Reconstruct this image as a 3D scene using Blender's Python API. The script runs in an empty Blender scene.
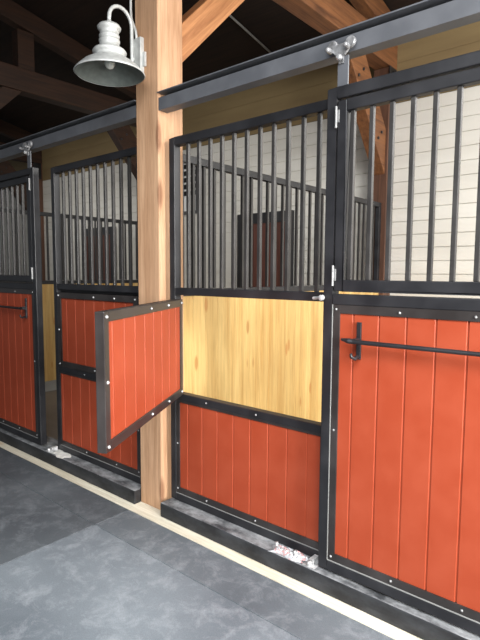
import bpy, bmesh, math, random
from mathutils import Vector, Matrix
random.seed(4)
C = bpy.context.scene.collection
ZF = 0.03            # finished floor level
YB, YD, YP = 1.951, 1.98, 2.04      # fronts of sill beams, sliding doors, fixed panels
STALL = 3.6
PX = -2.43           # centre line of the near post

# ------------------------------------------------------------------ helpers
def new(): return bmesh.new()
def add_box(bm, x0, x1, y0, y1, z0, z1):
    x0, x1 = sorted((x0, x1)); y0, y1 = sorted((y0, y1)); z0, z1 = sorted((z0, z1))
    v = [bm.verts.new(p) for p in ((x0,y0,z0),(x1,y0,z0),(x1,y1,z0),(x0,y1,z0),(x0,y0,z1),(x1,y0,z1),(x1,y1,z1),(x0,y1,z1))]
    for f in ((0,3,2,1),(4,5,6,7),(0,1,5,4),(1,2,6,5),(2,3,7,6),(3,0,4,7)):
        bm.faces.new([v[i] for i in f])
def add_prism(bm, pts, axis, a, b):
    """polygon pts (2D) extruded along axis between a and b"""
    def mk(p, t):
        return {'x': (t, p[0], p[1]), 'y': (p[0], t, p[1]), 'z': (p[0], p[1], t)}[axis]
    A = [bm.verts.new(mk(p, a)) for p in pts]; B = [bm.verts.new(mk(p, b)) for p in pts]
    n = len(pts)
    bm.faces.new(A); bm.faces.new(B[::-1])
    for i in range(n): bm.faces.new((A[i], B[i], B[(i+1) % n], A[(i+1) % n]))
def add_tube(bm, pts, r, n=12):
    pts = [Vector(p) for p in pts]; rings = []
    up = None
    for i, p in enumerate(pts):
        d = (pts[min(i+1, len(pts)-1)] - pts[max(i-1, 0)]).normalized()
        if up is None:
            up = Vector((0,0,1)) if abs(d.z) < .9 else Vector((1,0,0))
        s = d.cross(up).normalized(); up = s.cross(d).normalized()
        rr = r[i] if isinstance(r, (list, tuple)) else r
        rings.append([bm.verts.new(p + (s*math.cos(2*math.pi*k/n) + up*math.sin(2*math.pi*k/n))*rr) for k in range(n)])
    for a, b in zip(rings, rings[1:]):
        for k in range(n): bm.faces.new((a[k], a[(k+1) % n], b[(k+1) % n], b[k]))
    bm.faces.new(rings[0][::-1]); bm.faces.new(rings[-1])
def add_lathe(bm, prof, c, n=48, axis='z', close=False):
    rings = []
    for r, z in prof:
        ring = []
        for k in range(n):
            a = 2*math.pi*k/n
            if axis == 'z': p = (c[0]+r*math.cos(a), c[1]+r*math.sin(a), c[2]+z)
            elif axis == 'y': p = (c[0]+r*math.cos(a), c[1]+z, c[2]+r*math.sin(a))
            else: p = (c[0]+z, c[1]+r*math.cos(a), c[2]+r*math.sin(a))
            ring.append(bm.verts.new(p))
        rings.append(ring)
    for a, b in zip(rings, rings[1:]):
        for k in range(n): bm.faces.new((a[k], a[(k+1) % n], b[(k+1) % n], b[k]))
    if close:
        bm.faces.new(rings[0][::-1]); bm.faces.new(rings[-1])
def wp(root):
    p = Vector((0,0,0))
    while root is not None: p += root.location; root = root.parent
    return p
def obj(name, bm, mat, parent=None, bevel=0.0, smooth=False, origin=None, shift=True):
    """link a bmesh written in world coordinates as one object"""
    bmesh.ops.remove_doubles(bm, verts=bm.verts, dist=1e-6)
    bmesh.ops.recalc_face_normals(bm, faces=bm.faces)
    me = bpy.data.meshes.new(name)
    off = wp(parent) if (parent and shift) else Vector((0,0,0))
    loc = Vector(origin) if origin else Vector((0,0,0))
    bm.transform(Matrix.Translation(-(off + loc)))
    bm.to_mesh(me); bm.free()
    if smooth:
        for p in me.polygons: p.use_smooth = True
    me.materials.append(mat)
    o = bpy.data.objects.new(name, me); C.objects.link(o)
    o.location = loc
    if parent: o.parent = parent
    if bevel:
        m = o.modifiers.new('edge', 'BEVEL'); m.width = bevel; m.segments = 2; m.limit_method = 'ANGLE'; m.angle_limit = .6
        m.harden_normals = False
    return o
def tag(o, label, cat, group=None, kind=None):
    if label: o['label'] = label
    if cat: o['category'] = cat
    if group: o['group'] = group
    if kind: o['kind'] = kind
    return o
def thing(name, label, cat, loc, group=None):
    o = bpy.data.objects.new(name, None); C.objects.link(o); o.location = loc; o.empty_display_size = .05
    return tag(o, label, cat, group)
def struct(name, bm, mat, parent=None, **k):
    o = obj(name, bm, mat, parent, **k); o['kind'] = 'structure'; return o

# ------------------------------------------------------------------ materials
def lin(c):
    return tuple(((v/255)/12.92 if v/255 <= .04045 else ((v/255+.055)/1.055)**2.4) for v in c) + (1,)
class NT:
    def __init__(s, name):
        s.m = bpy.data.materials.new(name); s.m.use_nodes = True
        s.t = s.m.node_tree; s.b = s.t.nodes['Principled BSDF']
        s.co = s.t.nodes.new('ShaderNodeTexCoord')
    def n(s, typ, **k):
        nd = s.t.nodes.new(typ)
        for a, v in k.items():
            if a in nd.inputs.keys(): nd.inputs[a].default_value = v
            else: setattr(nd, a, v)
        return nd
    def l(s, a, b): s.t.links.new(a, b)
    def mapping(s, scale, src='Object'):
        mp = s.n('ShaderNodeMapping'); mp.inputs['Scale'].default_value = scale
        s.l(s.co.outputs[src], mp.inputs['Vector']); return mp.outputs[0]
    def ramp(s, fac, stops):
        r = s.n('ShaderNodeValToRGB'); e = r.color_ramp.elements
        while len(e) < len(stops): e.new(.5)
        for x, (p, c) in zip(e, stops): x.position = p; x.color = c
        s.l(fac, r.inputs[0]); return r.outputs[0]
    def mix(s, fac, a, b, mode='MIX'):
        x = s.n('ShaderNodeMix', data_type='RGBA', blend_type=mode)
        for sock, v in ((x.inputs[0], fac), (x.inputs[6], a), (x.inputs[7], b)):
            if hasattr(v, 'links') or hasattr(v, 'is_linked'): s.l(v, sock)
            else: sock.default_value = v
        return x.outputs[2]
    def bump(s, h, st, dist=.01):
        b = s.n('ShaderNodeBump'); b.inputs['Strength'].default_value = st; b.inputs['Distance'].default_value = dist
        s.l(h, b.inputs['Height']); s.l(b.outputs[0], s.b.inputs['Normal'])

def metal_paint(name, c, rough=.38, spec=.5, dust=.0, coat=0.0):
    t = NT(name)
    nz = t.n('ShaderNodeTexNoise', Scale=7.0, Detail=5.0); t.l(t.mapping((1,1,1)), nz.inputs['Vector'])
    base = lin(c); hi = lin(tuple(min(255, v+16+dust*60) for v in c))
    t.l(t.ramp(nz.outputs[0], [(.4, base), (.75, hi)]), t.b.inputs['Base Color'])
    rr = t.n('ShaderNodeMapRange'); t.l(nz.outputs[0], rr.inputs[0]); rr.inputs[3].default_value = rough-.08; rr.inputs[4].default_value = rough+.15
    t.l(rr.outputs[0], t.b.inputs['Roughness'])
    t.b.inputs['Specular IOR Level'].default_value = spec
    return t.m
def plain(name, c, rough=.5, metal=0.0, noise=.0):
    t = NT(name); t.b.inputs['Roughness'].default_value = rough; t.b.inputs['Metallic'].default_value = metal
    nz = t.n('ShaderNodeTexNoise', Scale=30.0, Detail=4.0); t.l(t.mapping((1,1,1)), nz.inputs['Vector'])
    a = lin(c); b = lin(tuple(max(0, v*(1-noise)) for v in c))
    t.l(t.ramp(nz.outputs[0], [(.35, b), (.65, a)]), t.b.inputs['Base Color'])
    return t.m
def wood(name, light, dark, axis='z', knots=.6, knot_c=(120,80,45), rough=.65, grain=1.0, board=None, var=.25, kd=1.0, rot=0):
    """sawn timber: long grain along axis, knots, optional board to board tone change (board=(axis index, width))"""
    t = NT(name)
    lo, hi = .9*grain, 16*grain
    sc = {'x': (lo, hi, hi), 'y': (hi, lo, hi), 'z': (hi, hi, lo)}[axis]
    mp = t.mapping(sc)
    if rot:
        mr = t.n('ShaderNodeMapping'); mr.inputs['Rotation'].default_value = (rot, 0, 0); t.l(t.co.outputs['Object'], mr.inputs[0])
        t.l(mr.outputs[0], mp.node.inputs[0])
    n1 = t.n('ShaderNodeTexNoise', Scale=1.6, Detail=6.0, Roughness=.6, Distortion=.6); t.l(mp, n1.inputs['Vector'])
    n2 = t.n('ShaderNodeTexNoise', Scale=7.0, Detail=3.0, Roughness=.7, Distortion=.2); t.l(mp, n2.inputs['Vector'])
    n3 = t.n('ShaderNodeTexNoise', Scale=1.1, Detail=2.0); t.l(t.mapping((1.5,1.5,1.5)), n3.inputs['Vector'])
    col = t.ramp(n1.outputs[0], [(.3, lin(dark)), (.62, lin(light))])
    fine = t.ramp(n2.outputs[0], [(.35, (.72,.68,.62,1)), (.6, (1,1,1,1))])
    col = t.mix(.55, col, fine, 'MULTIPLY')
    big = t.ramp(n3.outputs[0], [(.35, (.8,.76,.72,1)), (.65, (1,1,1,1))])
    col = t.mix(.7, col, big, 'MULTIPLY')
    if board:
        sep = t.n('ShaderNodeSeparateXYZ'); t.l(t.co.outputs['Object'], sep.inputs[0])
        d = t.n('ShaderNodeMath', operation='DIVIDE'); t.l(sep.outputs[board[0]], d.inputs[0]); d.inputs[1].default_value = board[1]
        fl = t.n('ShaderNodeMath', operation='FLOOR'); t.l(d.outputs[0], fl.inputs[0])
        wn = t.n('ShaderNodeTexWhiteNoise', noise_dimensions='1D'); t.l(fl.outputs[0], wn.inputs['W'])
        tone = t.ramp(wn.outputs['Value'], [(0, (1-var, 1-var*1.15, 1-var*1.4, 1)), (1, (1,1,1,1))])
        col = t.mix(1.0, col, tone, 'MULTIPLY')
    if knots:
        s3 = {'x': (1.6*kd, 5*kd, 5*kd), 'y': (5*kd, 1.6*kd, 5*kd), 'z': (5*kd, 5*kd, 1.6*kd)}[axis]
        vo = t.n('ShaderNodeTexVoronoi', Scale=.9, Randomness=1.0); t.l(t.mapping(s3), vo.inputs['Vector'])
        k = t.ramp(vo.outputs['Distance'], [(.10, (1,1,1,1)), (.17, (0,0,0,1))])
        f = t.n('ShaderNodeMath', operation='MULTIPLY'); t.l(k, f.inputs[0]); f.inputs[1].default_value = knots
        col = t.mix(f.outputs[0], col, lin(knot_c))
    t.l(col, t.b.inputs['Base Color']); t.b.inputs['Roughness'].default_value = rough
    t.bump(n2.outputs[0], .15, .003)
    return t.m

M = {}
M['black'] = metal_paint('black_powder_coat', (28,28,31), .40, .5)
M['trim'] = metal_paint('black_trim_metal', (40,36,35), .32, .55)
M['bar'] = metal_paint('black_bar_metal', (42,40,39), .38, .6)
M['track'] = metal_paint('track_metal', (84,86,91), .45, .55)
M['red'] = metal_paint('red_board', (150,62,37), .46, .25, -.12)
M['highlight'] = plain('edge_highlight', (135,135,133), .5)  # painted highlight: pale strips stand for light on the frame ledges
M['steel'] = plain('zinc_steel', (214,214,214), .32, .35, .3)
M['screw'] = plain('screw_head', (150,150,150), .4, .3, .2)
M['trolley'] = plain('trolley_steel', (176,176,178), .35, .45, .35)
M['galv'] = plain('galvanised_metal', (200,202,200), .45, .25, .10)
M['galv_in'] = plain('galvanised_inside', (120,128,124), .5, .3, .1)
M['post'] = wood('post_timber', (206,166,132), (174,132,98), 'z', .7, (110,66,40), .7)
M['brace'] = wood('brace_timber', (196,138,90), (150,96,56), 'y', .4, rot=-math.pi/4)
M['truss'] = wood('truss_timber', (140,92,56), (96,60,36), 'y', .4, (50,28,15))
M['truss_shaded'] = wood('shaded_truss_timber', (66,40,23), (40,24,14), 'y', .4, (30,18,10))  # same timber with the shade of the farther trusses painted into its colour
M['backpost'] = wood('back_post_timber', (108,74,56), (76,50,38), 'z', .4, (50,28,15))
M['roof'] = wood('roof_deck', (48,30,20), (26,15,10), 'x', .2, (20,12,8), .8, board=(1, .14))
M['pine'] = wood('pine_board', (242,208,138), (216,170,98), 'z', .75, (176,120,60), .5, .6, board=(1, .118), var=.22, kd=1.9)
M['browndoor'] = wood('brown_stained_plank', (118,70,58), (78,44,37), 'z', .5, (30,15,12), .6, board=(0, .15), var=.35)
M['strip'] = wood('pale_floor_strip', (236,230,212), (218,210,188), 'x', .5, (170,120,60), .7)
M['latchwood'] = M['post']

def sill_mat():
    t = NT('black_sill_timber')
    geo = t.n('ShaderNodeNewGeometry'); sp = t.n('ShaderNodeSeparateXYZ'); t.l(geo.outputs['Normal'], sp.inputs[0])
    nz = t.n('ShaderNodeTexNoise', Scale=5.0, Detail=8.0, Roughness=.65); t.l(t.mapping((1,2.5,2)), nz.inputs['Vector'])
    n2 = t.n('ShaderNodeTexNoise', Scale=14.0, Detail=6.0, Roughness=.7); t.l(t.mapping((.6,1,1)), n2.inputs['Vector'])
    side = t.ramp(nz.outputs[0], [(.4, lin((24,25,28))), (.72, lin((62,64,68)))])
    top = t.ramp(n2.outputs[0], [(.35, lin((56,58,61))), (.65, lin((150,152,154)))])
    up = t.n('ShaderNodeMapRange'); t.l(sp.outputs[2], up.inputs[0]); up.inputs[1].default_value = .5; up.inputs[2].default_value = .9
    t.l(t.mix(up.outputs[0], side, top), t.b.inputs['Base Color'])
    t.b.inputs['Roughness'].default_value = .6
    t.bump(nz.outputs[0], .3, .004); return t.m
M['sill'] = sill_mat()
def mat_mat(name, k, dustk):
    t = NT(name)
    q = lambda c: lin(tuple(v*k for v in c))
    g = t.n('ShaderNodeTexNoise', Scale=1.3, Detail=4.0, Roughness=.55); t.l(t.mapping((1,1,1), 'Object'), g.inputs['Vector'])
    d = t.n('ShaderNodeTexNoise', Scale=9.0, Detail=10.0, Roughness=.78, Distortion=.4); t.l(t.mapping((1,1,1)), d.inputs['Vector'])
    s = t.n('ShaderNodeTexNoise', Scale=240.0, Detail=1.0); t.l(t.mapping((1,1,1)), s.inputs['Vector'])
    base = t.ramp(g.outputs[0], [(.3, q((90,97,104))), (.7, q((126,134,140)))])
    dust = t.ramp(d.outputs[0], [(.48, (0,0,0,1)), (.74, (1,1,1,1))])
    dm = t.n('ShaderNodeMath', operation='MULTIPLY'); t.l(dust, dm.inputs[0]); dm.inputs[1].default_value = dustk
    col = t.mix(dm.outputs[0], base, lin((186,191,196)))
    sp = t.ramp(s.outputs[0], [(.35, (.75,.75,.75,1)), (.6, (1.0,1.0,1.0,1))])
    col = t.mix(.6, col, sp, 'MULTIPLY')
    t.l(col, t.b.inputs['Base Color']); t.b.inputs['Roughness'].default_value = .62
    t.bump(s.outputs[0], .25, .002); return t.m
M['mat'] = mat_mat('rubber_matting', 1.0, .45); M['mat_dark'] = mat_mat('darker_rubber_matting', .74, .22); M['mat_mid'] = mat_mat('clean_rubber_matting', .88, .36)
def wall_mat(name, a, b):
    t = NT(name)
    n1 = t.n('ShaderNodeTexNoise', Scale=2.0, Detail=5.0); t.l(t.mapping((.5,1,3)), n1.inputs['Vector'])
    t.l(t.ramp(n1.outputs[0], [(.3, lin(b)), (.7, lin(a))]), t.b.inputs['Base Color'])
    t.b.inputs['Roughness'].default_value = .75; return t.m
M['cream'] = wall_mat('cream_wall_boards', (232,230,222), (220,217,208))
M['tan'] = wall_mat('shaded_wall_boards', (150,130,92), (132,112,78))  # shade on the upper back wall, painted in as a darker board colour
M['ground'] = wall_mat('stall_floor', (150,142,132), (122,114,104))
M['concrete'] = wall_mat('concrete_curb', (165,163,158), (138,136,130))
def plastic():
    t = NT('clear_plastic_film')
    v = t.n('ShaderNodeTexNoise', Scale=22.0, Detail=3.0); t.l(t.mapping((1,1,1)), v.inputs['Vector'])
    t.l(t.ramp(v.outputs[0], [(.5, lin((186,188,191))), (.58, lin((196,140,138))), (.63, lin((190,191,194)))]), t.b.inputs['Base Color'])
    t.b.inputs['Roughness'].default_value = .2; t.b.inputs['Alpha'].default_value = .85
    return t.m
M['plastic'] = plastic()
M['paper'] = plain('white_paper', (222,220,214), .6, 0, .1)
M['glass'] = plain('bulb_glass', (225,228,220), .1)
M['light_slat'] = plain('white_blind', (240,242,240), .5)

# ------------------------------------------------------------------ setting
b = new(); add_box(b, -16, 6, -8, 8, -.05, 0.0)
struct('floor', b, M['ground'])
# rubber mats of the aisle
mx = [-8.0, -6.16, -4.33, -2.5, -.67, 1.16]; my = [-.81, .41, 1.64, 1.889]
seq = 0
mat_label = {
 (2,2): 'narrow strip of dark rubber matting along the pale board below the left stall',
 (3,2): 'narrow strip of dark rubber matting along the pale board below the right stall',
 (1,2): 'narrow rubber mat strip at the far left end of the pale board',
 (4,2): 'narrow rubber mat strip at the lower right corner by the pale board',
 (2,1): 'large dusty rubber mat left of the seam that ends before the timber post',
 (3,1): 'large scuffed rubber mat right of the seam, in front of the right stall',
 (1,1): 'large dark rubber mat farthest left in the aisle',
 (4,1): 'large rubber mat at the right, mostly below the picture corner',
 (2,0): 'grey rubber mat in the lower left corner of the aisle',
 (3,0): 'grey rubber mat at the bottom middle of the aisle'}
for i in range(5):
    for j in range(3):
        if (i, j) not in mat_label: continue
        b = new(); g = .0015
        x0, x1, y0, y1 = mx[i]+g, mx[i+1]-g, my[j]+g, my[j+1]-g
        add_box(b, x0, x1, y0, y1, 0.0, ZF)
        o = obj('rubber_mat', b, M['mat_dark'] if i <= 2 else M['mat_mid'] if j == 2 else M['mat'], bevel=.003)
        tag(o, mat_label[(i, j)], 'mat', 'rubber mats on the aisle floor')
# rest of the aisle
b = new(); add_box(b, -16, -8.0, -8, 1.889, 0, .028); struct('floor', b, M['mat'])
b = new(); add_box(b, 1.163, 6, -8, 1.889, 0, .028); struct('floor', b, M['mat'])
b = new(); add_box(b, -8, 1.163, -8, -.81, 0, .028); struct('floor', b, M['mat'])
b = new(); add_box(b, -2.5-1.83*3, -2.503, -.81, .41-.003, 0, .001); b.free()
# pale board strip that edges the stalls
b = new(); add_box(b, -12, 3, 1.892, 2.2, 0.0, ZF+.002); struct('trim_1', b, M['strip'], bevel=.002)

# back wall with horizontal board grooves (real steps)
def boards_wall(z0, z1, pitch, x0, x1, y, gap=.009, dep=.018):
    b = new(); z = z0
    while z < z1-1e-4:
        t = min(z+pitch, z1)
        add_box(b, x0, x1, y, y+.02, z, t-gap)
        z = t
    add_box(b, x0, x1, y+dep, y+.12, z0, z1)
    return b
YW = 5.25
struct('wall_back', boards_wall(0.0, 3.28, .137, -15, 4.5, YW), M['cream'])
struct('wall_back_shaded', boards_wall(3.28, 4.25, .20, -15, 4.5, YW, .004, .006), M['tan'])
# sloping roof deck above stalls and aisle
b = new()
add_prism(b, [(5.4, 4.12), (-1.5, 5.55), (-1.5, 5.65), (5.4, 4.22)], 'x', -15, 4.5)
add_prism(b, [(-1.5, 5.55), (-8, 4.2), (-8, 4.3), (-1.5, 5.65)], 'x', -15, 4.5)
struct('ceiling', b, M['roof'])
# conduit on the roof slope
def roof_z(y): return 4.12 + (5.4-y)*(1.43/6.9)
b = new(); add_tube(b, [(-3.9, 3.2, roof_z(3.2)-.02), (-3.9, 5.2, roof_z(5.2)-.02)], .012)
tag(obj('conduit', b, M['galv'], smooth=True), 'thin pale conduit running up the dark roof deck', 'conduit')

# brown plank doors on the back wall
for n, x0 in ((1, -4.47), (2, -8.07)):
    x1 = x0 + .87
    b = new(); add_box(b, x0, x0+.05, YW-.06, YW-.002, .03, 2.27); add_box(b, x1-.09, x1, YW-.06, YW-.002, .03, 2.27)
    add_box(b, x0+.05, x1-.09, YW-.062, YW-.002, 2.14, 2.27)
    d = struct('door_%d' % n, b, M['black'])
    b = new(); k = 5; w = (x1-.09-x0-.05)/k
    for i in range(k): add_box(b, x0+.05+i*w+.003, x0+.05+(i+1)*w-.003, YW-.045, YW-.004, .03, 2.14)
    obj('planks', b, M['browndoor'], d, bevel=.003)['label'] = 'dark brown vertical planks'
# small louvred window high on back wall
b = new(); xw = -5.62
add_box(b, xw-.04, xw, YW-.05, YW-.002, 2.35, 3.12); add_box(b, xw+.36, xw+.40, YW-.05, YW-.002, 2.35, 3.12)
add_box(b, xw, xw+.36, YW-.05, YW-.002, 3.08, 3.12); add_box(b, xw, xw+.36, YW-.05, YW-.002, 2.35, 2.39)
w_ = struct('window_1', b, M['black'])
b = new(); add_box(b, xw, xw+.36, YW-.02, YW-.004, 2.39, 3.08); obj('blind', b, M['light_slat'], w_)
for i in range(5):
    b = new(); z = 2.62+i*.095; add_prism(b, [(YW-.05, z), (YW-.02, z+.06), (YW-.015, z+.055), (YW-.045, z-.01)], 'x', xw, xw+.36)
    obj('louvre', b, M['black'], w_)

# ------------------------------------------------------------------ timber frames
def add_beam(bm, p0, p1, w, h):
    """beam along p0-p1 in a plane of constant x, width w in x, h perpendicular"""
    p0 = Vector(p0); p1 = Vector(p1); d = (p1-p0).normalized(); n = Vector((0, -d.z, d.y))
    vs = []
    for p in (p0, p1):
        for sx, sn in ((-1,-1),(1,-1),(1,1),(-1,1)):
            vs.append(bm.verts.new(p + Vector((sx*w/2, 0, 0)) + n*(sn*h/2)))
    for f in ((0,1,2,3),(7,6,5,4),(0,4,5,1),(1,5,6,2),(2,6,7,3),(3,7,4,0)): bm.faces.new([vs[i] for i in f])
POSTW = .20
def frame(xc, main, where):
    g = 'roof timbers over the stalls'; tm = M['truss'] if main else M['truss_shaded']
    b = new(); add_box(b, xc-.105, xc+.097, 2.005, 2.20, ZF+.002, 3.6)
    tag(obj('timber_post', b, M['post'], bevel=.006),
        'square knotty pale timber post between the two stalls, carrying the barn lamp' if main else 'front timber post %s' % where, 'post', None)
    b = new(); add_box(b, xc-.09, xc+.09, 5.08, YW-.002, ZF-.03, 3.6)
    bp = obj('timber_post', b, M['backpost'], bevel=.005); tag(bp, 'brown timber post against the cream back wall %s' % where, 'post')
    b = new(); add_box(b, xc-.09, xc+.09, 1.2, YW-.002, 3.605, 3.865)
    tag(obj('tie_beam', b, tm, bevel=.008), 'heavy brown horizontal tie beam %s' % where, 'beam', g)
    b = new(); add_prism(b, [(2.2005, 2.745), (2.2005, 2.975), (2.827, 3.6045), (3.057, 3.6045)], 'x', xc-.07, xc+.07)
    tag(obj('knee_brace', b, M['brace'] if main else M['truss_shaded'], bevel=.005), 'diagonal light brace rising from the front post %s' % where, 'brace', g)
    b = new(); add_prism(b, [(5.0795, 2.53), (5.0795, 2.98), (4.56, 3.6045), (4.17, 3.6045)], 'x', xc-.065, xc+.065)
    tag(obj('knee_brace', b, tm, bevel=.005), 'bolted brown brace at the back post %s' % where, 'brace', g)
    br = C.objects[-1]
    for (y, z) in ((4.97, 2.93), (4.90, 2.86), (4.55, 3.42), (4.46, 3.34)):
        b = new(); add_lathe(b, [(.014, 0), (.014, .012), (.006, .016)], (xc+.065, y, z), 10, 'x', True)
        obj('bolt', b, M['black'], br)
    b = new(); add_box(b, xc+.090, xc+.096, 5.06, 5.22, 3.30, 3.60)
    for z in (3.35, 3.45, 3.55): add_lathe(b, [(.014, 0), (.014, .010), (.006, .014)], (xc+.096, 5.14, z), 10, 'x', True)
    obj('bracket', b, M['black'], bp)
    b = new(); add_box(b, xc-.07, xc+.07, 3.02, 3.22, 3.865, roof_z(3.22)-.27)
    tag(obj('strut', b, tm, bevel=.005), 'short upright strut above the tie beam %s' % where, 'strut', g)
    b = new(); add_beam(b, (xc, 5.24, roof_z(5.24)-.15), (xc, -1.4, roof_z(-1.4)-.15), .13, .22)
    tag(obj('rafter', b, tm, bevel=.005), 'sloping dark rafter under the roof deck %s' % where, 'rafter', g)
frame(PX, True, 'between the two stalls')
frame(PX-STALL, False, 'at the far side of the left stall')
frame(PX-2*STALL, False, 'two stalls farther left')

# ------------------------------------------------------------------ dividers between stalls
def divider(xc, y0, y1, label):
    t = thing('stall_divider', label, 'partition', (xc, (y0+y1)/2, 0), 'partitions between the stalls')
    b = new(); add_box(b, xc-.05, xc+.05, y0, y1, .0, .125); obj('curb', b, M['concrete'], t)
    b = new(); y = y0; w = .118
    while y < y1-.01:
        e = min(y+w, y1)
        add_prism(b, [(xc-.02, y), (xc-.02, e), (xc+.017, e), (xc+.02, e-.003), (xc+.02, y+.003), (xc+.017, y)], 'z', .125, 1.352)
        y = e
    obj('board_panel', b, M['pine'], t)['label'] = 'yellow vertical pine boards'
    b = new()
    add_box(b, xc-.025, xc+.025, y0, y1, 1.352, 1.397)
    add_box(b, xc-.022, xc+.022, y0, y1, 2.195, 2.24)
    add_box(b, xc-.022, xc+.022, y0, y0+.045, 1.397, 2.195); add_box(b, xc-.022, xc+.022, y1-.045, y1, 1.397, 2.195)
    obj('frame', b, M['black'], t, bevel=.003)
    n = int((y1-y0-.09)/.0965); 
    bar = None
    for i in range(1, n):
        y = y0+.045 + i*(y1-y0-.09)/n
        if bar is None:
            b = new(); add_box(b, xc-.010, xc+.010, y-.010, y+.010, 1.40, 2.195)
            bar = obj('bar', b, M['bar'], t, origin=(0, y-(y0+y1)/2, 0)); bar.data.transform(Matrix.Translation((0,0,0)))
            first = y
        else:
            c = bar.copy(); C.objects.link(c); c.parent = t; c.location.y = y-(y0+y1)/2
    return t
divider(PX+.02, 2.215, 5.075, 'pine partition with black bars between the two stalls, behind the timber post')
divider(PX-STALL+.02, 2.215, 5.075, 'pine partition with black bars at far side of the left stall')

# ------------------------------------------------------------------ grooved board panels
def boards(bm, x0, x1, y, z0, z1, first, pitch=.118, thick=.018, g=.0035, dep=.005, sgn=-1):
    """tongue and groove boards; face at y looking along sgn*Y"""
    xs = []; x = first
    while x < x1-.005:
        if x > x0+.005: xs.append(x)
        x += pitch
    back = y - sgn*thick; low = y - sgn*dep
    pts = [(x0, y)]
    for x in xs: pts += [(x-g*1.6, y), (x-g*.4, low), (x+g*.7, low), (x+g*1.3, y)]
    pts += [(x1, y), (x1, back), (x0, back)]
    add_prism(bm, pts, 'z', z0, z1)
def screw(parent, x, y, z, proto={}, r=.006, sgn=-1):
    b = new(); add_lathe(b, [(.0005, sgn*.006), (r*.6, sgn*.005), (r, sgn*.001), (r, 0)], (x, y, z), 10, 'y')
    return obj('screw', b, M['screw'], parent, smooth=True)

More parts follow.
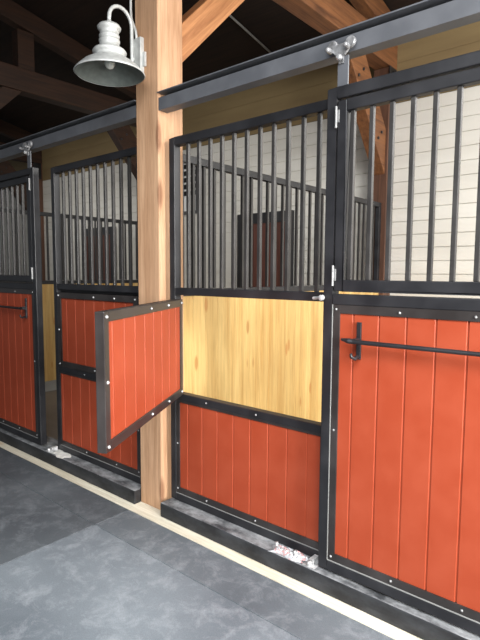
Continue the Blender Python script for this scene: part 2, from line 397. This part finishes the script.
# ------------------------------------------------------------------ sliding doors (u runs away from the leading edge)
def sliding_door(xe, s, label, width=1.37, group='sliding stall doors'):
    X = lambda u: xe + s*u
    y0, y1 = YD, YD+.05
    t = thing('sliding_door', label, 'door', (X(width/2), YD+.025, ZF+.1), group)
    zb, zt = .135, 2.29
    b = new()
    add_box(b, X(0), X(.046), y0, y1, zb, zt); add_box(b, X(width-.046), X(width), y0, y1, zb, zt)
    add_box(b, X(.046), X(width-.046), y0, y1, 2.243, zt)
    add_box(b, X(.046), X(width-.046), y0, y1, 1.366, 1.412)
    add_box(b, X(.046), X(width-.046), y0, y1, zb, .181)
    obj('frame', b, M['black'], t, bevel=.004)
    # trim round the boards
    b = new(); a0, a1, c0, c1 = .049, width-.049, .186, 1.3655
    yt0, yt1 = y0+.004, y0+.016
    add_box(b, X(a0), X(a0+.034), yt0, yt1, c0, c1); add_box(b, X(a1-.034), X(a1), yt0, yt1, c0, c1)
    add_box(b, X(a0+.034), X(a1-.034), yt0, yt1, c0, c0+.036); add_box(b, X(a0+.034), X(a1-.034), yt0, yt1, c1-.038, c1)
    obj('trim', b, M['trim'], t, bevel=.001)
    b = new()
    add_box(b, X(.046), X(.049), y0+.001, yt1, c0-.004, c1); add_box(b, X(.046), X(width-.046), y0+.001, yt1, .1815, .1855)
    obj('lit_edge', b, M['highlight'], t)['label'] = 'pale line of light along the trim'
    b = new(); lo, hi = sorted((X(a0+.034), X(a1-.034)))
    boards(b, lo, hi, y0+.010, c0+.036, c1-.038, (X(.147) if s > 0 else X(.147)-10*.118), .118)
    obj('board_panel', b, M['red'], t)['label'] = 'brick red vertical tongue and groove boards'
    for (u, z) in [(a0+.016, 1.345), (a0+.016, .80), (a0+.016, .205)] + [(a0+.016+.29*k, zz) for k in range(1, 5) for zz in (1.344, .204)]:
        screw(t, X(u), yt0, z)
    # hinged grille leaf
    b = new(); l0, l1, g0, g1 = .052, width-.052, 1.427, 2.232
    add_box(b, X(l0), X(l0+.044), y0, y1-.01, g0, g1); add_box(b, X(l1-.044), X(l1), y0, y1-.01, g0, g1)
    add_box(b, X(l0+.044), X(l1-.044), y0, y1-.01, g1-.046, g1); add_box(b, X(l0+.044), X(l1-.044), y0, y1-.01, g0, g0+.047)
    leaf = obj('grille_leaf', b, M['black'], t, bevel=.004)
    u = .118; i = 0
    while u < l1-.06:
        b = new(); add_box(b, X(u-.0095), X(u+.0095), y0+.010, y0+.029, g0+.047, g1-.046)
        obj('bar', b, M['bar'], leaf, bevel=.002); u += .0865
    for z in (2.165, 1.492):
        b = new(); add_box(b, X(.043), X(.0485), y0-.006, y0+.002, z-.045, z+.045); add_box(b, X(.0485), X(.062), y0-.004, y0+.001, z-.022, z+.03)
        add_tube(b, [(X(.0488), y0-.006, z-.045), (X(.0488), y0-.006, z+.045)], .0055)
        obj('hinge', b, M['screw'], leaf, bevel=.001)['label'] = 'bare silver hinge'
    # pull rail on a bracket
    ub = .178
    b = new(); add_box(b, X(ub-.010), X(ub+.010), y0-.001, y0+.010, 1.135, 1.295)
    pb = obj('bracket', b, M['black'], t, bevel=.002)
    b = new(); add_tube(b, [(X(ub), y0-.001, 1.150), (X(ub), y0-.03, 1.140), (X(ub-.006), y0-.048, 1.150), (X(ub-.008), y0-.050, 1.165)], [.008,.008,.007,.006], 8)
    obj('hook', b, M['black'], pb, smooth=True)
    b = new(); add_box(b, X(ub-.006), X(ub+.006), y0-.045, y0, 1.205, 1.228)
    add_tube(b, [(X(ub-.055), y0-.050, 1.222), (X(ub-.02), y0-.050, 1.218), (X(ub), y0-.048, 1.216), (X(width-.2), y0-.048, 1.216)], [.005,.012,.010,.0075], 10)
    obj('pull_rail', b, M['black'], t, smooth=False)
    b = new(); xx = X(width-.2); add_box(b, xx-.010, xx+.010, y0-.05, y0+.010, 1.135, 1.295); obj('bracket', b, M['black'], t, bevel=.002)
    # hangers with trolleys
    for uu in (.068, width-.085):
        x = X(uu)
        b = new(); add_box(b, x-.025, x+.025, y0+.008, y0+.016, 2.285, 2.415)
        h = obj('hanger', b, M['track'], t, bevel=.001)
        b = new(); xx = x-.006
        add_prism(b, [(xx-.040, 2.436), (xx-.018, 2.415), (xx+.018, 2.415), (xx+.040, 2.436), (xx+.038, 2.462), (xx-.038, 2.462)], 'y', y0-.006, y0+.006)
        for dx in (-.042, .042):
            add_lathe(b, [(.020, 0), (.023, .004), (.023, .014), (.018, .017)], (xx+dx, y0-.004, 2.462), 20, 'y', True)
            add_lathe(b, [(.005, -.034), (.010, -.030), (.011, -.012), (.011, 0)], (xx+dx-.004, y0-.006, 2.440), 10, 'y', True)
        add_lathe(b, [(.008, -.022), (.013, -.016), (.013, 0)], (xx, y0-.006, 2.405), 10, 'y', True)
        add_box(b, xx-.012, xx+.012, y0+.001, y0+.007, 2.385, 2.42)
        obj('trolley', b, M['trolley'], h, bevel=.001)['label'] = 'silver steel two-wheel trolley'
    return t
sliding_door(-1.196, 1, 'nearest sliding stall door at the right, red boards under a black barred grille')
sliding_door(-3.742, -1, 'far left sliding stall door, standing slightly open, red boards under black bars')

# ------------------------------------------------------------------ feed doors
FZ0, FZ1 = .790, 1.350
def feed_door(parent, xh, s, yf, angle, lit, FW=1.02):
    """hinge at xh; closed leaf runs along s*X with its front at yf"""
    off = wp(parent)
    X = lambda u: s*u
    def tr(bm):
        m = Matrix.Translation((xh, yf, 0)) @ Matrix.Rotation(angle, 4, 'Z'); bm.transform(m)
    th = .040; f = .042
    b = new()
    for r in ((0, f, FZ0, FZ1), (FW-f, FW, FZ0, FZ1), (f, FW-f, FZ0, FZ0+f), (f, FW-f, FZ1-f, FZ1)):
        add_box(b, X(r[0]), X(r[1]), 0, th, r[2], r[3])
    tr(b); d = obj('feed_door', b, M['trim'], parent, bevel=.003)
    bb = new(); lo, hi = sorted((X(f), X(FW-f)))
    pts = []
    boards(bb, lo, hi, .012, FZ0+f, FZ1-f, lo+.07, .118, thick=.010)
    boards(bb, lo, hi, th-.006, FZ0+f, FZ1-f, lo+.07, .118, thick=.014, sgn=1, g=.0028)
    tr(bb); o = obj('board_panel', bb, M['red'], d, shift=True)
    o['label'] = 'brick red vertical boards'
    for (u, z) in [(f/2, FZ1-f/2), (f/2, FZ0+f/2), (FW/2, FZ1-f/2), (FW/2, FZ0+f/2), (FW-f/2, FZ1-f/2), (FW-f/2, FZ0+f/2), (FW-f/2, (FZ0+FZ1)/2), (FW*.25, FZ1-f/2), (FW*.25, FZ0+f/2)]:
        side = th if lit else 0.0; sg = 1 if lit else -1
        b = new(); add_lathe(b, [(.0005, sg*.008), (.005, sg*.0055), (.0075, sg*.001), (.0075, 0)], (X(u), side, z), 12, 'y')
        tr(b); obj('screw', b, M['steel'], d, smooth=True)
    for z in (FZ0+.09, FZ1-.09):
        b = new(); add_tube(b, [(xh - s*.006, yf-.004, z-.04), (xh - s*.006, yf-.004, z+.04)], .006); obj('hinge', b, M['black'], d, smooth=True)
    return d

def stall_panel(xe, s, width, label, open_feed):
    X = lambda u: xe + s*u
    y0, y1 = YP, YP+.05
    t = thing('stall_front_panel', label, 'stall panel', (X(width/2), YP+.025, ZF+.1), 'fixed stall front panels')
    zb, zt = .125, 2.272; sw = .045
    b = new()
    add_box(b, X(0), X(sw), y0, y1, zb, zt); add_box(b, X(width-sw), X(width), y0, y1, zb, zt)
    for z0, z1 in ((2.228, zt), (1.372, 1.415), (.745, .788), (zb, .168)):
        add_box(b, X(sw), X(width-sw), y0, y1, z0, z1)
    obj('frame', b, M['black'], t, bevel=.004)
    # the pale strip further down paints light caught on the rail ledge
    u = .140-.0
    while u < width-.06:
        b = new(); add_box(b, X(u-.0095), X(u+.0095), y0+.012, y0+.031, 1.415, 2.228)
        obj('bar', b, M['bar'], t, bevel=.002); u += .0862
    b = new(); a0, a1, c0, c1 = sw, width-sw, .168, .745
    yt0, yt1 = y0+.003, y0+.016; w = .030
    add_box(b, X(a0), X(a0+w), yt0, yt1, c0, c1); add_box(b, X(a1-w*.4), X(a1), yt0, yt1, c0, c1)
    add_box(b, X(a0+w), X(a1-w*.4), yt0, yt1, c0+.004, c0+.04); add_box(b, X(a0+w), X(a1-w*.4), yt0, yt1, c1-.012, c1)
    obj('trim', b, M['trim'], t, bevel=.001)
    b = new(); add_box(b, X(a0), X(a1), y0+.001, yt1, c0, c0+.0035); obj('lit_edge', b, M['highlight'], t)['label'] = 'pale line of light along the trim'
    b = new(); lo, hi = sorted((X(a0+w), X(a1-w*.4)))
    boards(b, lo, hi, y0+.009, c0+.04, c1-.012, X(.142) if s > 0 else X(.142)-8*.1185, .1185)
    obj('board_panel', b, M['red'], t)['label'] = 'brick red vertical tongue and groove boards'
    for u, z in ((.30, .766), (.66, .766), (.30, .190), (.66, .190), (.058, .48), (.058, .20)):
        screw(t, X(u), y0 if z > .7 else yt0, z, r=.006)
    if open_feed:
        xx = X(width-.018)
        b = new(); add_lathe(b, [(.005, -.085), (.012, -.083), (.013, -.070), (.007, -.066), (.007, -.0605)], (xx, y0, 1.394), 16, 'y', True)
        add_tube(b, [(xx-.045, y0-.070, 1.390), (xx-.01, y0-.075, 1.394)], .007)
        obj('latch_pin', b, M['steel'], t)['label'] = 'short bright steel pin with round head'
    if open_feed: feed_door(t, -2.200, s, 2.014-.040*0, math.radians(-60.3), True)
    if not open_feed:
        b = new(); add_box(b, X(sw), X(width-sw), y0+.044, y0+.050, 1.33, 1.3715); obj('door_stop', b, M['black'], t)
        b = new(); add_box(b, X(sw), X(width-sw), y0+.044, y0+.050, .788, .83)
        obj('door_stop', b, M['black'], t)
        feed_door(t, X(sw+.004), s, y0-.002, 0.0, False, width-2*sw-.008)
    return t
rp = stall_panel(-2.283, 1, 1.105, 'right stall front panel with its small red feed door swung wide open', True)
lp = stall_panel(-2.540, -1, 1.055, 'left stall front panel with its red feed door closed, beside the timber post', False)

# ------------------------------------------------------------------ black timber sills
b = new(); add_box(b, -2.285, 3.0, YB, 2.16, ZF+.003, .122)
tag(obj('timber_sill', b, M['sill'], bevel=.008), 'black painted timber sill with dusty top, right of the post', 'sill beam', 'black sills under the stall fronts')
b = new(); add_prism(b, [(-5.92, YB), (-2.530, YB), (-2.530, 2.001), (-2.538, 2.001), (-2.538, 2.16), (-5.92, 2.16)], 'z', ZF+.003, .122)
tag(obj('timber_sill', b, M['sill'], bevel=.008), 'black painted timber sill with dusty top, left of the post', 'sill beam', 'black sills under the stall fronts')

# ------------------------------------------------------------------ door tracks
def track(x0, x1, label):
    b = new(); z0, z1, yf, yw = 2.432, 2.532, 1.995, 2.075
    prof = [(yw, z0), (yf+.012, z0), (yf+.012, z0+.070), (yf+.018, z0+.070), (yf+.018, z0+.006), (yw-.006, z0+.006), (yw-.006, z1-.006), (yf, z1-.006), (yf, z1), (yw, z1)]
    add_prism(b, prof, 'x', x0, x1)
    tag(obj('door_track', b, M['track']), label, 'track', 'overhead tracks of the sliding doors')
track(-2.331, 3.0, 'black steel overhead door track right of the timber post')
track(-5.92, -2.538, 'black steel overhead door track left of the timber post, behind the lamp')

# ------------------------------------------------------------------ barn lamp on the post
lx, ly, lz = -2.503, 1.800, 2.612
t = thing('barn_lamp', 'galvanised gooseneck barn lamp with wide bell shade on the timber post', 'lamp', (-2.495, 2.022, 2.76))
b = new(); R = .193
prof = [(.205, 0), (.209, .004), (.203, .012), (.185, .030), (.155, .058), (.118, .080), (.094, .092), (.088, .100), (.088,.108), (.098, .116), (.100, .126), (.092, .136), (.074, .144), (.062, .152), (.058, .165), (.058, .178), (.062,.184), (.062,.190),(.056,.194), (.056, .205), (.060,.209),(.060,.216),(.055,.220), (.055, .236), (.060, .246), (.068, .254), (.069, .264), (.060, .276), (.040, .286), (.016, .290), (.0005, .291)]
prof = [(q*.94, z*.955) for q, z in prof]; add_lathe(b, prof, (lx, ly, lz), 64)
obj('lamp_shade', b, M['galv'], t, smooth=True)
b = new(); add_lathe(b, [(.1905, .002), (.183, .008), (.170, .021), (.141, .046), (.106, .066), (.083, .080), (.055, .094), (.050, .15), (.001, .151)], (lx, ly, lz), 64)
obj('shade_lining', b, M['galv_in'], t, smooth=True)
b = new(); add_lathe(b, [(.001, .028), (.018, .034), (.030, .052), (.030, .070), (.018, .095), (.016, .13)], (lx, ly, lz), 24)
obj('bulb', b, M['glass'], t, smooth=True)
b = new()
top = lz+.277
pts = [(lx, ly, top-.01), (lx, ly, top+.03)]
px0, py1 = -2.515, 1.965
for k in range(0, 13):
    a = math.pi*(1-k/12.); cx, cy = (lx+px0)/2, (ly+py1)/2; rr = (py1-ly)/2
    pts.append((lx+(px0-lx)*k/12., cy+rr*math.cos(a), top+.03+rr*1.05*math.sin(a)))
pts += [(px0, py1, top-.05), (px0, py1, 2.76), (px0, py1, 2.685)]
add_tube(b, pts, .0105, 14); add_tube(b, [(px0, py1, 2.692), (px0, 2.0, 2.692)], .009); add_tube(b, [(px0, py1, 2.755), (px0, 2.0, 2.755)], .009)
add_lathe(b, [(.014, -.006), (.014, .012)], (px0, py1, 2.688), 14, 'z', True)
add_lathe(b, [(.010, .02), (.016, .0), (.016, -.012)], (lx, ly, top), 16, 'z', True)
obj('gooseneck_arm', b, M['galv'], t, smooth=True)
b = new(); add_box(b, -2.530, -2.450, 1.976, 2.0045, 2.655, 2.865)
obj('junction_box', b, M['galv'], t, bevel=.004)
b = new(); add_box(b, -2.4495, -2.430, 1.990, 2.0045, 2.70, 2.78); obj('cover_plate', b, M['galv'], t, bevel=.002)
b = new(); add_tube(b, [(-2.497, 1.985, 2.84), (-2.497, 1.985, 2.88), (-2.502, 1.985, 2.91), (-2.52, 1.985, 2.945), (-2.542, 1.985, 2.99), (-2.550, 1.988, 3.04), (-2.550, 1.99, 3.6)], .0075)
obj('cable', b, M['galv'], t, smooth=True)

# ------------------------------------------------------------------ floor guides and litter on the sills
def crumple(cx, cy, z, lx_, ly_, h, n=22, seed=1, rot=0):
    rnd = random.Random(seed); b = new(); g = []
    for i in range(n+1):
        row = []
        for j in range(n//2+1):
            u = i/n-.5; v = j/(n//2)-.5
            hh = h*(math.cos(u*math.pi)*math.cos(v*math.pi))**.5*(.45+.6*rnd.random()) + .002
            row.append(b.verts.new((u*lx_*(1+.15*math.sin(v*7)), v*ly_*(1+.2*math.sin(u*9)), hh)))
        g.append(row)
    for i in range(n):
        for j in range(n//2): b.faces.new((g[i][j], g[i+1][j], g[i+1][j+1], g[i][j+1]))
    b.transform(Matrix.Translation((cx, cy, z)) @ Matrix.Rotation(rot, 4, 'Z')); return b
def guide(x, s, label, group):
    t = thing('floor_guide', label, 'door guide', (x, 1.99, .122), group)
    b = new(); add_box(b, x-.032, x+.032, 1.956, 2.036, .1225, .1275); add_box(b, x-.012, x+.012, 1.985, 2.035, .1275, .150)
    obj('base_plate', b, M['steel'], t, bevel=.001)
    b = new(); add_lathe(b, [(.010, 0), (.012, .003), (.012, .018), (.007, .021)], (x, 1.968, .1275), 16, 'z', True); obj('roller', b, M['steel'], t, smooth=True)
guide(-1.235, 1, 'small steel door guide on the right sill, beside the plastic packet', 'floor guides of sliding doors')
guide(-3.60, -1, 'small steel door guide on the left sill, on a white scrap', 'floor guides of sliding doors')
o = obj('plastic_packet', crumple(-1.365, 1.988, .1235, .19, .070, .026, seed=3, rot=.05), M['plastic'])
tag(o, 'crumpled clear plastic packet with pink print lying on the right sill', 'packet')
b = new(); add_tube(b, [(-1.44, 1.99, .13), (-1.44, 1.988, .160)], .008, 10); add_tube(b, [(-1.45, 1.985, .135), (-1.31, 1.985, .140)], .008, 10); add_tube(b, [(-1.33,1.985,.13), (-1.33, 1.985, .158)], .010, 10)
tag(obj('steel_fitting', b, M['steel'], smooth=True), 'silver metal fitting inside the crumpled plastic packet', 'fitting')
b = crumple(-3.47, 1.995, .1228, .20, .088, .006, seed=8, rot=-.1)
tag(obj('paper_scrap', b, M['paper']), 'white scrap of paper on the left sill by the open doorway', 'paper')

# ------------------------------------------------------------------ camera
cam = bpy.data.cameras.new('camera'); co = bpy.data.objects.new('camera', cam); C.objects.link(co)
p, a, ro, f = math.radians(5.218), math.radians(40.375), math.radians(.322), 510.7
F = Vector((-math.sin(a)*math.cos(p), math.cos(a)*math.cos(p), -math.sin(p)))
Rv = Vector((math.cos(a), math.sin(a), 0)); U = Rv.cross(F)
Rv = Rv*math.cos(ro) + U*math.sin(ro); U = Rv.cross(F)
m = Matrix((( Rv.x, U.x, -F.x, 0), (Rv.y, U.y, -F.y, 0), (Rv.z, U.z, -F.z, 1.5), (0,0,0,1)))
co.matrix_world = m
cam.sensor_fit = 'VERTICAL'; cam.sensor_height = 32.0; cam.sensor_width = 24.0; cam.lens = f/640*32.0
cam.clip_start = .05
bpy.context.scene.camera = co

# ------------------------------------------------------------------ light
def area(name, loc, target, sx, sy, power, col, spread=math.pi):
    l = bpy.data.lights.new(name, 'AREA'); l.shape = 'RECTANGLE'; l.size = sx; l.size_y = sy; l.energy = power; l.color = col
    o = bpy.data.objects.new(name, l); C.objects.link(o); o.location = loc
    l.spread = spread
    o.rotation_euler = (Vector(target)-Vector(loc)).to_track_quat('-Z', 'Y').to_euler(); return o
area('daylight_aisle_door', (2.5, -.7, 2.3), (-1.6, 2.0, .9), 2.4, 2.6, 128, (1.0, .975, .94))
area('feed_door_fill', (2.4, .95, 1.9), (-2.0, 1.55, 1.1), 1.0, 2.0, 100, (1.0, .975, .94), 1.6)  # unseen fill lamp added to brighten the open feed door
area('aisle_overhead_fill', (.7, -1.4, 3.9), (-.7, .9, 0), 3.0, 2.2, 155, (.93, .97, 1.0), 1.75)  # added overhead fill that lifts the floor, pale strip and sill tops
area('stall_fill_right', (.6, 3.6, 2.9), (-2.4, 4.6, 1.4), 1.6, 1.2, 104, (1.0, .98, .94))  # unseen fill added to light the inside of the right stall
area('stall_fill_left', (-4.2, 3.4, 2.7), (-4.6, 5.2, 1.5), 1.6, .8, 7, (1.0, .97, .93))  # weak added fill for the left stall interior, no opening built for it
area('stall_fill_far', (-7.8, 3.4, 2.7), (-7.6, 5.2, 1.5), 1.6, .8, 16, (1.0, .97, .93))  # added fill lamp for the stall beyond, source unseen
w = bpy.data.worlds.new('world'); bpy.context.scene.world = w; w.use_nodes = True
w.node_tree.nodes['Background'].inputs[0].default_value = (.88, .93, 1.0, 1); w.node_tree.nodes['Background'].inputs[1].default_value = .2
vs = bpy.context.scene.view_settings; vs.view_transform = 'Standard'; vs.look = 'None'; vs.exposure = 0.0
